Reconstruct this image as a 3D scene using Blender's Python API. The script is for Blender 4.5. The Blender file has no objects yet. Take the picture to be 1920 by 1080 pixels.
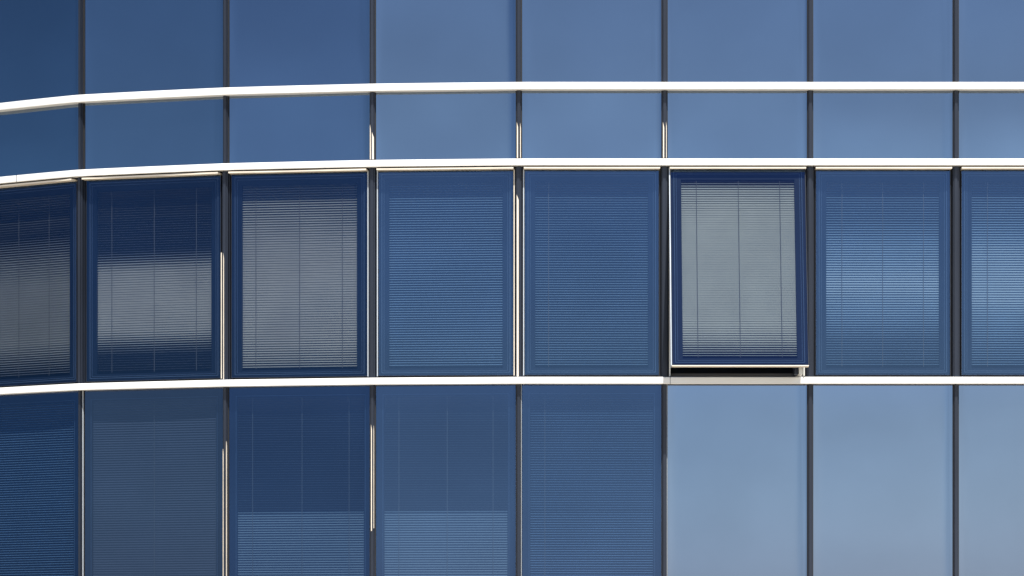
import bpy, math, random
from mathutils import Vector
R = math.radians
random.seed(7)
sc = bpy.context.scene
col = sc.collection

# ------------------------------------------------------------------ camera
D, F, HZ, EYE = 35.0, 7070.0, 1294.0, 1.6     # distance to the flat facade, focal length in px, horizon row, eye height
SC = F / D                                     # px per metre on the flat part of the facade
cd = bpy.data.cameras.new('camera'); cam = bpy.data.objects.new('camera', cd); col.objects.link(cam)
cam.location = (0, -D, EYE); cam.rotation_euler = (R(90), 0, 0)
cd.sensor_width = 36; cd.lens = 36 * F / 1920; cd.shift_y = (HZ - 540) / 1920
cd.clip_start = .5; cd.clip_end = 4000
sc.camera = cam

# ------------------------------------------------------------------ sky and sun
SUN_EL, SUN_AZ = 61.0, 12.0                    # azimuth measured from straight behind the camera towards the right
w = bpy.data.worlds.new('World'); sc.world = w; w.use_nodes = True
nt = w.node_tree; N = nt.nodes; L = nt.links
bg = N['Background']; bg.inputs[1].default_value = .10
sky = N.new('ShaderNodeTexSky'); sky.sky_type = 'NISHITA'; sky.sun_disc = False
sky.sun_elevation = R(SUN_EL); sky.sun_rotation = R(180 - SUN_AZ)
sky.air_density = 1.0; sky.dust_density = .6; sky.ozone_density = 2.0
# bright haze bank added behind the viewer, shaped for pane reflections; deeper sky left
tc = N.new('ShaderNodeTexCoord')
dot = N.new('ShaderNodeVectorMath'); dot.operation = 'DOT_PRODUCT'
g = Vector((math.sin(R(12)), -math.cos(R(12)), 0.0)).normalized(); dot.inputs[1].default_value = g
nrm = N.new('ShaderNodeVectorMath'); nrm.operation = 'NORMALIZE'
L.new(tc.outputs['Generated'], nrm.inputs[0]); L.new(nrm.outputs[0], dot.inputs[0])
ramp = N.new('ShaderNodeValToRGB'); cr = ramp.color_ramp
cr.interpolation = 'LINEAR'
cr.elements[0].position = 0; cr.elements[0].color = (.30, .41, .54, 1)
cr.elements[1].position = 1; cr.elements[1].color = (1.25, 1.12, 1.06, 1)
for p, c in ((.10, (.31, .42, .55)), (.60, (.44, .53, .65)), (.82, (.50, .57, .70)), (.875, (.56, .62, .74)), (.915, (.92, .91, .95)), (.98, (.95, .94, .98))):
    e = cr.elements.new(p); e.color = (*c, 1)
L.new(dot.outputs['Value'], ramp.inputs[0])
nz = N.new('ShaderNodeTexNoise'); nz.inputs['Scale'].default_value = 9; nz.inputs['Detail'].default_value = 4
mp = N.new('ShaderNodeMapping'); mp.inputs['Scale'].default_value = (1, 1, 3.0)
L.new(nrm.outputs[0], mp.inputs[0]); L.new(mp.outputs[0], nz.inputs['Vector'])
mr = N.new('ShaderNodeMapRange'); mr.inputs[1].default_value = .3; mr.inputs[2].default_value = .7
mr.inputs[3].default_value = .91; mr.inputs[4].default_value = 1.08
L.new(nz.outputs[0], mr.inputs[0])
m1 = N.new('ShaderNodeVectorMath'); m1.operation = 'MULTIPLY'
m2 = N.new('ShaderNodeVectorMath'); m2.operation = 'SCALE'
sx = N.new('ShaderNodeSeparateXYZ'); L.new(nrm.outputs[0], sx.inputs[0])
zr = N.new('ShaderNodeValToRGB'); zc = zr.color_ramp          # uneven tint by elevation, tuned for the reflections in each pane row
zc.elements[0].position = .0; zc.elements[0].color = (1.0, 1.0, 1.0, 1); zc.elements[1].position = .30; zc.elements[1].color = (.8, .8, .8, 1)
for p, c in ((.028, (.88, .94, 1.05)), (.05, (.95, 1.0, 1.01)), (.072, (.88, .89, .84)), (.10, (1, 1, 1)), (.13, (1.02, 1.02, 1.02)), (.15, (.89, .85, .84)), (.178, (.81, .78, .78)), (.2, (.78, .76, .76))):
    e = zc.elements.new(p); e.color = (*c, 1)
L.new(sx.outputs[2], zr.inputs[0])
m0 = N.new('ShaderNodeVectorMath'); m0.operation = 'MULTIPLY'; L.new(sky.outputs[0], m0.inputs[0]); L.new(zr.outputs[0], m0.inputs[1])
L.new(m0.outputs[0], m1.inputs[0]); L.new(ramp.outputs[0], m1.inputs[1])
L.new(m1.outputs[0], m2.inputs[0]); L.new(mr.outputs[0], m2.inputs[3])
L.new(m2.outputs[0], bg.inputs[0])

sd = bpy.data.lights.new('sun', 'SUN'); sd.energy = 3.9; sd.angle = R(.55); sd.color = (1, .95, .87)
sun = bpy.data.objects.new('sun', sd); col.objects.link(sun)
s = Vector((math.sin(R(SUN_AZ)) * math.cos(R(SUN_EL)), -math.cos(R(SUN_AZ)) * math.cos(R(SUN_EL)), math.sin(R(SUN_EL))))
sun.rotation_euler = s.to_track_quat('Z', 'Y').to_euler(); sun.location = (8, -20, 30)
vs = sc.view_settings; vs.view_transform = 'Standard'; vs.look = 'None'; vs.gamma = 1; vs.use_curve_mapping = False
vs.exposure = 1.0
sc.cycles.max_bounces = 8; sc.cycles.transparent_max_bounces = 12
sc.cycles.caustics_reflective = False; sc.cycles.caustics_refractive = False

# ------------------------------------------------------------------ materials
def newmat(name):
    m = bpy.data.materials.new(name); m.use_nodes = True
    t = m.node_tree; t.nodes.clear(); o = t.nodes.new('ShaderNodeOutputMaterial')
    return m, t, o
def rgb(c): return (c[0], c[1], c[2], 1)
def noise_mul(t, c, scale, lo, hi, stretch=(1, 1, 1), detail=5):
    tc = t.nodes.new('ShaderNodeTexCoord'); mp = t.nodes.new('ShaderNodeMapping'); mp.inputs['Scale'].default_value = stretch
    n = t.nodes.new('ShaderNodeTexNoise'); n.inputs['Scale'].default_value = scale; n.inputs['Detail'].default_value = detail
    r = t.nodes.new('ShaderNodeMapRange'); r.inputs[1].default_value = .3; r.inputs[2].default_value = .7
    r.inputs[3].default_value = lo; r.inputs[4].default_value = hi
    v = t.nodes.new('ShaderNodeVectorMath'); v.operation = 'SCALE'; v.inputs[0].default_value = c
    t.links.new(tc.outputs['Object'], mp.inputs[0]); t.links.new(mp.outputs[0], n.inputs['Vector'])
    t.links.new(n.outputs[0], r.inputs[0]); t.links.new(r.outputs[0], v.inputs[3])
    return v.outputs[0]
def paint(name, c, rough=.5, metal=0, spec=.5, scale=3, lo=.92, hi=1.06, stretch=(1, 1, 1)):
    m, t, o = newmat(name); p = t.nodes.new('ShaderNodeBsdfPrincipled')
    t.links.new(noise_mul(t, c, scale, lo, hi, stretch), p.inputs['Base Color'])
    p.inputs['Roughness'].default_value = rough; p.inputs['Metallic'].default_value = metal
    p.inputs['Specular IOR Level'].default_value = spec
    t.links.new(p.outputs[0], o.inputs[0]); return m
def glass(name, trans, refl, fac):
    """thin coated pane: tinted see-through part plus a coloured mirror part"""
    m, t, o = newmat(name)
    tr = t.nodes.new('ShaderNodeBsdfTransparent'); tr.inputs[0].default_value = rgb(trans)
    gl = t.nodes.new('ShaderNodeBsdfGlossy'); gl.inputs['Roughness'].default_value = .012
    t.links.new(noise_mul(t, refl, .8, .95, 1.05), gl.inputs[0])
    mx = t.nodes.new('ShaderNodeMixShader'); mx.inputs[0].default_value = fac
    t.links.new(tr.outputs[0], mx.inputs[1]); t.links.new(gl.outputs[0], mx.inputs[2])
    t.links.new(mx.outputs[0], o.inputs[0]); return m
def opaque_glass(name, body, refl, fac):
    """back-painted spandrel glass"""
    m, t, o = newmat(name)
    df = t.nodes.new('ShaderNodeBsdfDiffuse'); t.links.new(noise_mul(t, body, 1.5, .93, 1.07), df.inputs[0])
    gl = t.nodes.new('ShaderNodeBsdfGlossy'); gl.inputs['Roughness'].default_value = .03
    t.links.new(noise_mul(t, refl, .9, .95, 1.05), gl.inputs[0])
    mx = t.nodes.new('ShaderNodeMixShader'); mx.inputs[0].default_value = fac
    t.links.new(df.outputs[0], mx.inputs[1]); t.links.new(gl.outputs[0], mx.inputs[2])
    t.links.new(mx.outputs[0], o.inputs[0]); return m

M = dict(
    band=paint('white_coated_aluminium', (.76, .76, .75), .35, lo=.93, hi=1.05, scale=1.6, stretch=(1, 1, 4)),
    bronze=paint('dark_anodised_aluminium', (.019, .025, .040), .42, .3, lo=.8, hi=1.2, scale=2, stretch=(6, 6, .5)),
    strip=paint('pale_trim_and_glint', (.78, .70, .58), .38, .15, lo=.9, hi=1.08, scale=4),  # real trim, and the strips that imitate sun glints on mullions
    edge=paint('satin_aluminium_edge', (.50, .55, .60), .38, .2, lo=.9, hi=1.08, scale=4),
    frame=paint('navy_frame_enamel', (.008, .024, .062), .5),
    bead=paint('blue_frame_bead', (.20, .30, .50), .4),
    gasket=paint('black_gasket_and_shade', (.012, .012, .014), .7),
    room=paint('dark_room_wall', (.05, .05, .05), .9),
    slab=paint('concrete_slab', (.18, .17, .16), .9),
    wall=paint('grey_rendered_wall', (.40, .40, .39), .85, scale=6),
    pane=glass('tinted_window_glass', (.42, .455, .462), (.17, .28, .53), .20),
    pane_dark_refl=glass('dark_reflection_window_glass', (.41, .432, .45), (.09, .17, .35), .20),  # copy of the window glass, darker sky reflection put into its mirror colour
    pane_fixed=glass('fixed_window_glass', (.36, .42, .46), (.15, .25, .54), .25),
    pane_grey=glass('hazed_window_glass', (.33, .38, .44), (.21, .28, .48), .27),
    spandrel=opaque_glass('blue_spandrel_glass', (.006, .010, .018), (.20, .255, .338), .85),
    pale=opaque_glass('pale_spandrel_glass', (.01, .014, .02), (.175, .23, .37), .88),
    slat_grey=paint('grey_blind_slat', (.80, .82, .78), .5),
    slat_blue=paint('blue_blind_slat', (.44, .66, .95), .45),
    slat_navy=paint('slate_blind_slat', (.20, .23, .30), .5),
    slat_mid=paint('silver_blind_slat', (.36, .47, .60), .5),
    slat_ash=paint('ash_blind_slat', (.66, .68, .64), .5),
    cord=paint('grey_blind_cord', (.28, .29, .30), .8),
    steel=paint('stainless_window_stay', (.70, .70, .66), .4, .2),
)

# ------------------------------------------------------------------ mesh builder
class MB:
    def __init__(s): s.v = []; s.f = []; s.m = []
    def quad(s, a, b, c, d, mi=0):
        n = len(s.v); s.v += [tuple(a), tuple(b), tuple(c), tuple(d)]; s.f.append((n, n+1, n+2, n+3)); s.m.append(mi)
    def box(s, fn, u0, u1, o0, o1, z0, z1, mi=0, skip=()):
        c = [fn(u, o, z) for z in (z0, z1) for o in (o0, o1) for u in (u0, u1)]
        n = len(s.v); s.v += [tuple(p) for p in c]
        for f in ((0,1,5,4), (2,6,7,3), (0,4,6,2), (1,3,7,5), (0,2,3,1), (4,5,7,6)):
            s.f.append(tuple(n+i for i in f)); s.m.append(mi)
    def build(s, name, mats, parent=None, smooth=False, label=None):
        me = bpy.data.meshes.new(name); me.from_pydata(s.v, [], s.f)
        if not isinstance(mats, (list, tuple)): mats = [mats]
        for m in mats: me.materials.append(m)
        for p, mi in zip(me.polygons, s.m): p.material_index = mi; p.use_smooth = smooth
        me.update()
        o = bpy.data.objects.new(name, me); col.objects.link(o)
        if parent: o.parent = parent
        if label: o['label'] = label
        return o

# ------------------------------------------------------------------ plan of the curved facade
def plan(px, r): return Vector(((px - 960) / SC * r, (r - 1) * D))
KN = [plan(153, 1.0215), plan(424, 1.0092), plan(699, 1.0028), plan(973, 1.0)]
KN += [plan(px, 1.0) for px in (1246, 1519, 1792)]
flat = 273 / SC
p0 = plan(0, 1.037); d0 = (p0 - KN[0]).normalized()
KL = []; p = KN[0]; a = math.atan2(d0.y, -d0.x)
for k in range(4):
    aa = a + R(9) * k; p = p + Vector((-math.cos(aa), math.sin(aa))) * (1.40 if k == 0 else 1.36); KL.insert(0, p)
NL = len(KL)
KR = [KN[-1] + Vector((flat * (k + 1), 0)) for k in range(4)]
K = KL + KN + KR
def Z(y): return EYE + (HZ - y) / SC
NB = len(K) - 1
B0 = NL - 1                                   # bay index of the leftmost bay in the photograph
def bay(i):
    a, b = K[i], K[i+1]; t = (b - a).normalized(); n = Vector((t.y, -t.x)); ln = (b - a).length
    def fn(u, o, z): q = a + t * u + n * o; return (q.x, q.y, z)
    return fn, ln
def knot(i):
    a = K[max(i-1, 0)]; b = K[min(i+1, NB)]
    if i == 0: a = K[0]
    if i == NB: b = K[NB]
    t = ((K[i] - a).normalized() + (b - K[i]).normalized()).normalized(); n = Vector((t.y, -t.x)); c = K[i]
    def fn(u, o, z): q = c + t * u + n * o; return (q.x, q.y, z)
    return fn
# smooth line through the knots for the bands
def catmull(P, sub=28):
    out = []
    for i in range(len(P) - 1):
        p0 = P[i-1] if i else P[0]*2 - P[1]; p3 = P[i+2] if i + 2 < len(P) else P[-1]*2 - P[-2]
        for k in range(sub):
            t = k / sub
            lin = P[i] * (1-t) + P[i+1] * t
            out.append(lin * .65 + .35 * .5 * ((2*P[i]) + (P[i+1]-p0)*t + (2*p0 - 5*P[i] + 4*P[i+1] - p3)*t*t + (3*P[i] - p0 - 3*P[i+1] + p3)*t**3))
    out.append(P[-1]); return out
CV = catmull(K)

bld = bpy.data.objects.new('office_building', None); col.objects.link(bld)
bld['label'] = 'curved blue glass office facade with white horizontal bands, dark mullions and one window tilted open'
bld['category'] = 'building'

# ------------------------------------------------------------------ bands
def band(ytop, ybot, proj, joints=()):
    kf = 1 - proj / D; z1, z0 = EYE + (HZ-ytop)/SC*kf, EYE + (HZ-ybot)/SC*kf; m = MB(); prof = [(-.02, z0+.004), (proj-.004, z0), (proj, z0+.004), (proj, z1-.006), (proj-.008, z1), (-.02, z1)]
    ring = []
    for i, c in enumerate(CV):
        t = (CV[min(i+1, len(CV)-1)] - CV[max(i-1, 0)]).normalized(); n = Vector((t.y, -t.x))
        ring.append([(c.x + n.x*o, c.y + n.y*o, z) for o, z in prof])
    for i in range(len(ring) - 1):
        a, b = ring[i], ring[i+1]
        for k in range(len(prof)):
            k2 = (k + 1) % len(prof); m.quad(a[k], b[k], b[k2], a[k2])
    # joints between lengths of cladding: a fine recessed gasket line standing 1 mm proud of the band
    for px in joints:
        best = min(range(1, len(CV)-1), key=lambda j: abs(960 + CV[j].x*SC/(1+CV[j].y/D) - px))
        c = CV[best]; t = (CV[best+1] - CV[best-1]).normalized(); n = Vector((t.y, -t.x))
        def fn(u, o, z, c=c, t=t, n=n): q = c + t*u + n*o; return (q.x, q.y, z)
        m.box(fn, -.002, .002, proj-.01, proj+.001, z0-.001, z1+.001, 1)
    return m.build('horizontal_band', [M['band'], M['gasket']], bld)
B1 = (153.5, 167.5); B2 = (297, 310); B3 = (706.5, 719.5)
PR = .105
BANDS = [(-262, -248), B1, B2, B3, (1292, 1306)]
for b, j in zip(BANDS, ((), (), (47,), (1254,), ())): band(b[0], b[1], PR, j)

# ------------------------------------------------------------------ mullions
def mullion(i, ytop, ybot, wide, glints=(), thin=False):
    fn = knot(i); z0, z1 = Z(ybot), Z(ytop); m = MB()
    if wide:                                            # between opening sashes
        m.box(fn, -.050, .050, -.10, -.03, z0, z1, 1)
        m.box(fn, -.027, .025, -.10, .030, z0, z1, 0)
        m.box(fn, -.017, .009, .030, .042, z0, z1, 0)
        m.box(fn, .030, .036, -.10, .008, z0, z1, 0)
        m.box(fn, -.035, -.031, -.10, .004, z0, z1, 0)
    else:
        m.box(fn, -.029, .029, -.09, .004, z0, z1, 1)
        m.box(fn, -.019, .021, .004, .026, z0, z1, 0)
        m.box(fn, -.012, .012, .026, .040, z0, z1, 0)
        m.box(fn, -.0225, -.0195, .004, .014, z0, z1, 0)
        if thin: m.box(fn, .0215, .025, .004, .022, z0, z1, 2)
    o = m.build('mullion', [M['bronze'], M['gasket'], M['edge']], bld)
    for (u0, u1, ya, yb) in glints:  # added pale strips, their shape and colour stand in for sun glints
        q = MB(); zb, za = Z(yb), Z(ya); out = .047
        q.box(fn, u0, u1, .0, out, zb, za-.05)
        # slanted upper end, where the glint stops below the band's shadow
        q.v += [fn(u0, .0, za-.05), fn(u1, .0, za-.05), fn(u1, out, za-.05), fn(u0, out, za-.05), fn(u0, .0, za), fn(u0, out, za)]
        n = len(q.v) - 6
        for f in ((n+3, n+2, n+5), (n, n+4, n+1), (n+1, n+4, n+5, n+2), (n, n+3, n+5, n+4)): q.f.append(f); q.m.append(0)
        q.build('glint_strip', M['strip'], o)
    return o
for i in range(NB + 1):
    j = i - NL                                           # 0 = the mullion at x=153 px
    mullion(i, -248, B1[0], False)
    e2, e3 = B2[0], B3[0]
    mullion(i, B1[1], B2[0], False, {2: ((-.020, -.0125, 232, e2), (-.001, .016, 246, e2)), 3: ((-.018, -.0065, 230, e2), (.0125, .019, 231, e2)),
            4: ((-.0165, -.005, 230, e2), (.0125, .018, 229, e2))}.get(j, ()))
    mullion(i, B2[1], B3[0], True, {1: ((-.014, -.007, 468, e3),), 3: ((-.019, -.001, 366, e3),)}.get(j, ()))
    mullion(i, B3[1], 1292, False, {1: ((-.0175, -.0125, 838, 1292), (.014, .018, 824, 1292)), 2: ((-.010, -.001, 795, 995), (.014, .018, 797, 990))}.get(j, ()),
            thin=(j in (0, 3, 4)))

# ------------------------------------------------------------------ panes, frames, blinds
def pane_mesh(fn, u0, u1, z0, z1, out, e=.0035, wz=.12):
    """a glass sheet drawn slightly hollow, its side edges standing forward"""
    m = MB(); W = u1 - u0; us = []
    ed = [0, .006, .015, .03, .05, .075, .10, .13]
    us = [u0 + x for x in ed] + [u0 + .13 + (W-.26)*k/8 for k in range(1, 8)] + [u1 - x for x in reversed(ed)]
    nzv = 10; e *= random.uniform(.8, 1.25); b = random.uniform(-.0005, .0012); tw = random.uniform(-.0012, .0012)
    def off(u, z):
        s_ = min(u - u0, u1 - u); r = out
        if s_ < wz: r += e * (1 - s_ / wz) ** 3 * (.25 if u - u0 < u1 - u else 1)
        t = (u - u0) / W; v = (z - z0) / (z1 - z0)
        return r - b * math.sin(math.pi * t) * math.sin(math.pi * v) + tw * (t - .5) + tw * .6 * (v - .5)
    V = [[fn(u, off(u, z0 + (z1-z0)*k/nzv), z0 + (z1-z0)*k/nzv) for u in us] for k in range(nzv+1)]
    for row in V: m.v += row
    nu = len(us)
    for k in range(nzv):
        for i in range(nu-1):
            m.f.append((k*nu+i, k*nu+i+1, (k+1)*nu+i+1, (k+1)*nu+i)); m.m.append(0)
    return m
def ring(m, fn, u0, u1, z0, z1, w, o0, o1, mi):
    m.box(fn, u0, u1, o0, o1, z0, z0+w, mi); m.box(fn, u0, u1, o0, o1, z1-w, z1, mi)
    m.box(fn, u0, u0+w, o0, o1, z0+w, z1-w, mi); m.box(fn, u1-w, u1, o0, o1, z0+w, z1-w, mi)
def lerp(tab, t):
    for (a, va), (b, vb) in zip(tab, tab[1:]):
        if t <= b: return va + (vb - va) * (t - a) / max(b - a, 1e-6)
    return tab[-1][1]
def blind(fn, u0, u1, z0, z1, depth, tilt, mats, parent, cords=(.12, .5, .87), pitch=.0228, label=None):
    m = MB(); n = int((z1 - z0) / pitch); hw = .0132
    m.box(fn, u0, u1, depth-.013, depth+.008, z1+.004, z1+.026, 0)
    for k in range(n):
        zc = z1 - .008 - k*pitch; t = (z1 - zc) / (z1 - z0)
        if zc < z0 + .012: break
        a = R(lerp(tilt, t) + random.uniform(-.7, .7)); sag = random.uniform(-.0006, .0006)
        ca, sa = math.cos(a), math.sin(a)
        def pt(q, u):                                    # q -1..1 across the slat; convex upwards and outwards
            h = .0006 * (1 - q*q)
            return fn(u, depth + q*hw*ca + h*sa, zc - q*hw*sa + h*ca + sag*(u-u0))
        base = len(m.v)
        for q in (-1, -.35, .35, 1): m.v += [pt(q, u0+.002), pt(q, u1-.002)]
        for c in range(3):
            m.f.append((base+2*c, base+2*c+1, base+2*c+3, base+2*c+2)); m.m.append(0)
    m.box(fn, u0+.002, u1-.002, depth-.009, depth+.009, z0-.020, z0-.004, 0)
    for c in cords:
        u = u0 + (u1-u0)*c
        m.box(fn, u-.0022, u+.0022, depth+.0145, depth+.016, z0+.012, z1-.01, 1)
    return m.build('blind', mats, parent, label=label)

def spandrel(i, ytop, ybot, mat, gap=.030):
    fn, ln = bay(i); z0, z1 = Z(ybot)-.01, Z(ytop)+.01
    m = pane_mesh(fn, gap, ln-gap, z0, z1, -.012, e=.0065)
    # body behind the glass so that the panel has thickness
    n = len(m.v)
    m.box(fn, gap+.001, ln-gap-.001, -.05, -.020, z0, z1, 1)
    m.box(fn, gap, ln-gap, -.02, .003, z1-.0195, z1-.004, 1)  # dark strip added under the band, its black stands in for shade
    o = m.build('spandrel_panel', [mat, M['gasket']], bld)
    for p in o.data.polygons: p.use_smooth = p.material_index == 0
    return o

G, Bl, Nv, Md, As = 'slat_grey', 'slat_blue', 'slat_navy', 'slat_mid', 'slat_ash'
ROW3 = {  # slat tilts shaped to imitate patches of light and dark on the blinds
 -1: (Nv, [(0, 10), (1, 10)]),
  0: (As, [(0, 30), (.12, 16), (.22, 10), (.35, 38), (.5, 62), (.80, 60), (.94, 24), (1, 8)]),
  1: (G, [(0, 8.0), (.33, 7.0), (.38, 22), (.44, 60), (.6, 78), (.76, 66), (.85, 20), (.90, 5.2), (1, 4.9)]),
  2: (G, [(0, 24), (.12, 38), (.28, 58), (.5, 72), (.8, 66), (.96, 42), (1, 22)]),
  3: (Bl, [(0, 22), (.5, 27), (1, 24)]),
  4: (Bl, [(0, 16), (.3, 18), (.6, 23), (1, 18)]),
  5: (G, [(0, 20), (.02, 30), (.05, 62), (.3, 84), (.75, 82), (.9, 60), (1, 22)]),
  6: (Bl, [(0, 16), (.2, 22), (.34, 46), (.55, 58), (.72, 44), (.85, 20), (1, 14)]),
  7: (Bl, [(0, 18), (.2, 30), (.36, 54), (.6, 62), (.8, 40), (1, 18)]),
}
CORDS = {0: (.08, .42, .76), 1: (.13, .5, .865), 2: (.12, .5, .87), 3: (), 4: (.12,), 5: (.135, .505, .87), 6: (.14, .5, .86), 7: (.14, .5, .86)}
WL = {5: 'window tilted open at the bottom over a black gap, bright grey blind inside', 1: 'window with its blind lit only across the middle'}
def sash_window(i):
    j = i - B0                                           # 0 = leftmost bay in the photograph
    fn0, ln = bay(i); gap = .051
    z0, z1 = Z(703.5), Z(318.5)
    if j == 5:                                           # the open one: turned about its top edge
        th = R(12.3); hz = z1
        def fn(u, o, z):
            dz = z - hz; oo = o + .045; return fn0(u, -dz*math.sin(th) + oo*math.cos(th), hz + dz*math.cos(th) + oo*math.sin(th))
    else: fn = fn0
    u0, u1 = gap, ln - gap
    W = 21.5/SC; iz1 = z1 - 21.5/SC; iz0 = z0 + 14/SC; iu0 = u0 + 20/SC; iu1 = u1 - 20/SC
    m = MB()
    # navy enamelled surround seen through the glass, stepped, with fine beads
    m.box(fn, u0+.004, iu0, -.045, -.010, z0+.004, z1-.004, 0); m.box(fn, iu1, u1-.004, -.045, -.010, z0+.004, z1-.004, 0)
    m.box(fn, iu0, iu1, -.045, -.010, z0+.004, iz0, 0); m.box(fn, iu0, iu1, -.045, -.010, iz1, z1-.004, 0)
    ring(m, fn, u0+.030, u1-.030, z0+.026, z1-.026, .0060, -.0098, -.0045, 1)
    ring(m, fn, u0+.052, u1-.052, z0+.044, z1-.052, .0035, -.0098, -.0060, 1)
    # outer edge of the sash
    ring(m, fn, u0-.002, u1+.002, z0-.002, z1+.002, .005, -.06, .010, 2)
    wnd = m.build('window', [M['frame'], M['bead'], M['bronze']], bld, label=WL.get(j))
    pm = pane_mesh(fn, u0+.004, u1-.004, z0+.004, z1-.004, .004, e=.002)
    pm.build('pane', M['pane_dark_refl' if j <= 2 else 'pane'], wnd, smooth=True)
    key = j if j in ROW3 else 4
    mt, tilt = ROW3[key]
    blind(fn, iu0, iu1, iz0, iz1, -.036, tilt, [M[mt], M['cord']], wnd, CORDS.get(key, ()))
    # pale edges of the sash
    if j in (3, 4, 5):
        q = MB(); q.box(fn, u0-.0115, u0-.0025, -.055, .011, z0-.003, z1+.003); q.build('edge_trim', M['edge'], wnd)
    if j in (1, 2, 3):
        q = MB(); q.box(fn, u1+.0025, u1+.0115, -.055, .011, z0-.003, {1: Z(466)}.get(j, z1+.003)); q.build('edge_trim', M['edge'] if j == 2 else M['strip'], wnd)  # one edge is cut short, its pale colour shaped as a sun glint
    # white drip lip above the sash, just below the band
    q = MB(); zt = EYE + (HZ - 312.8) / SC * (1 - PR/D); u_a = gap - .006; u_b = ln - gap + .006
    q.box(fn0, u_a, u_b, -.03, PR-.004, zt-.0145, zt)
    q.build('drip_lip', M['strip'], wnd)
    if j == 5:
        q = MB(); q.box(fn, u0-.002, u1+.002, -.03, .012, z0-.011, z0-.003); q.build('bottom_rail', M['strip'], wnd)
        zb = Z(706)
        q = MB(); q.box(fn0, u1-.110, u1-.078, .02, .24, zb, Z(684)); q.build('window_stay', M['bronze'], wnd)
        q = MB(); q.box(fn0, u1-.074, u1-.040, .02, .30, zb, Z(684)); q.build('window_stay', M['steel'], wnd)
        q = MB(); q.box(fn0, u1-.020, u1-.008, .01, .12, zb, Z(684)); q.build('window_stay', M['steel'], wnd)
        q = MB(); q.box(fn0, u0-.010, u0+.002, -.04, .05, zb, Z(322)); q.build('guide_rail', M['steel'], wnd)

ROW4 = {
  0: (Bl, [(0, 20), (1, 20)], ()),
  1: (Nv, [(0, 50), (1, 56)], (.5,)),
  2: (Md, [(0, 5.5), (.405, 4.2), (.41, 46), (1, 50)], (.12, .51, .88)),
  3: (Md, [(0, 4.9), (.405, 3.4), (.41, 46), (1, 54)], (.12, .51, .88)),
  4: (Bl, [(0, 12), (.41, 13), (.42, 18), (1, 18)], (.12,)),
}
def fixed_window(i):
    j = i - B0; fn, ln = bay(i); g = .030; z0, z1 = Z(1292)-.01, Z(B3[1])+.01
    inset = 21/SC if j >= 0 else .1
    iu0, iu1 = inset, ln - inset - (-.02 if j == 2 else 0); iz1, iz0 = Z(740), Z(1275)
    m = MB()
    m.box(fn, g, iu0, -.05, -.012, z0, z1, 0); m.box(fn, iu1, ln-g, -.05, -.012, z0, z1, 0)
    m.box(fn, iu0, iu1, -.05, -.012, z0, iz0, 0); m.box(fn, iu0, iu1, -.05, -.012, iz1, z1, 0)
    ring(m, fn, iu0-.012, iu1+.012, iz0-.012, iz1+.012, .003, -.0118, -.008, 1)
    wnd = m.build('window', [M['frame'], M['bead']], bld)
    pane_mesh(fn, g, ln-g, z0, z1, -.004, e=.002).build('pane', M['pane_grey' if j == 1 else 'pane_fixed'], wnd, smooth=True)
    mt, tilt, cords = ROW4.get(j, ROW4[0])
    blind(fn, iu0, iu1, iz0, iz1, -.036, tilt, [M[mt], M['cord']], wnd, cords)

for i in range(NB):
    j = i - B0
    spandrel(i, -248, B1[0], M['spandrel'])
    spandrel(i, B1[1], B2[0], M['spandrel'])
    sash_window(i)
    if j >= 5: spandrel(i, B3[1], 1292, M['pale'])
    else: fixed_window(i)

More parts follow.
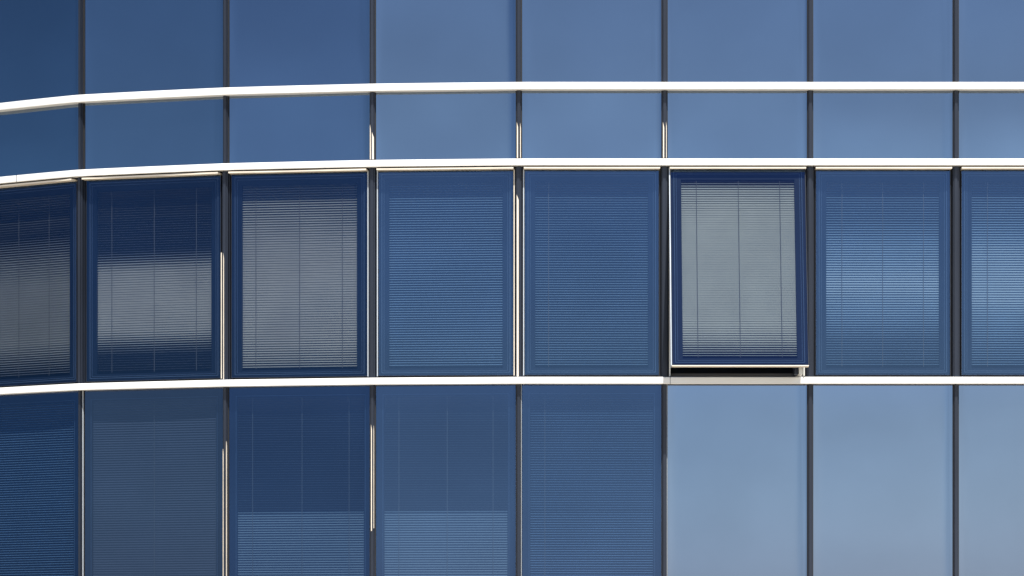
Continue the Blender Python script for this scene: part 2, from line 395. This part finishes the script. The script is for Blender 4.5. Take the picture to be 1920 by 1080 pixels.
# ------------------------------------------------------------------ the building behind the facade
def offset_line(o):
    out = []
    for i in range(NB+1):
        q = knot(i)(0, o, 0); out.append(Vector((q[0], q[1])))
    return out
front, back = offset_line(-.11), offset_line(-2.6)
m = MB()
for i in range(NB): m.quad((*back[i], 0), (*back[i+1], 0), (*back[i+1], Z(-262)), (*back[i], Z(-262)))
m.build('interior_wall', M['room'], bld)
for b in BANDS:
    m = MB(); z0, z1 = Z(b[1]+8), Z(b[0]-8) if b[0] > 0 else Z(b[0])
    for i in range(NB):
        a, b_, c, d = front[i], front[i+1], back[i+1], back[i]
        m.quad((*a, z0), (*b_, z0), (*c, z0), (*d, z0)); m.quad((*a, z1), (*b_, z1), (*c, z1), (*d, z1)); m.quad((*a, z0), (*b_, z0), (*b_, z1), (*a, z1))
    m.build('floor_slab', M['slab'], bld)
# side walls, rear wall and roof close the volume
m = MB(); zt = Z(-262) + .25; A, Bq = K[0], K[-1]; rear = 9.0
def wbox(x0, x1, y0, y1, z0, z1): m.box(lambda u, o, z: (u, o, z), x0, x1, y0, y1, z0, z1)
wbox(A.x-.25, A.x+.02, A.y, A.y+rear, 0, zt)
wbox(Bq.x-.02, Bq.x+.25, .0, A.y+rear, 0, zt)
wbox(A.x-.25, Bq.x+.25, A.y+rear+.001, A.y+rear+.25, 0, zt)
m.build('wall', M['wall'], bld)
m = MB(); pl = [k for k in front]; n = len(pl)
for i in range(NB): m.quad((*front[i], zt-.2), (*front[i+1], zt-.2), (front[i+1].x, A.y+rear, zt-.2), (front[i].x, A.y+rear, zt-.2))
m.build('roof', M['wall'], bld)
m = MB()
for i in range(NB):
    fn, ln = bay(i); m.box(fn, 0, ln, -.25, .02, 0, Z(1306))
m.build('plinth', M['wall'], bld)

# ------------------------------------------------------------------ ground
mt, t, o = newmat('pale_paving')
p = t.nodes.new('ShaderNodeBsdfPrincipled'); p.inputs['Roughness'].default_value = .85
br = t.nodes.new('ShaderNodeTexBrick'); tc = t.nodes.new('ShaderNodeTexCoord')
br.inputs['Color1'].default_value = (.56, .50, .40, 1); br.inputs['Color2'].default_value = (.50, .44, .35, 1); br.inputs['Mortar'].default_value = (.2, .18, .16, 1)
br.inputs['Scale'].default_value = 1; br.inputs['Mortar Size'].default_value = .006; br.inputs['Brick Width'].default_value = .6; br.inputs['Row Height'].default_value = .4
t.links.new(tc.outputs['Object'], br.inputs['Vector']); t.links.new(br.outputs[0], p.inputs['Base Color']); t.links.new(p.outputs[0], o.inputs[0])
m = MB(); m.quad((-1500, -1500, 0), (1500, -1500, 0), (1500, 1500, 0), (-1500, 1500, 0))
g = m.build('ground', mt); g['kind'] = 'structure'
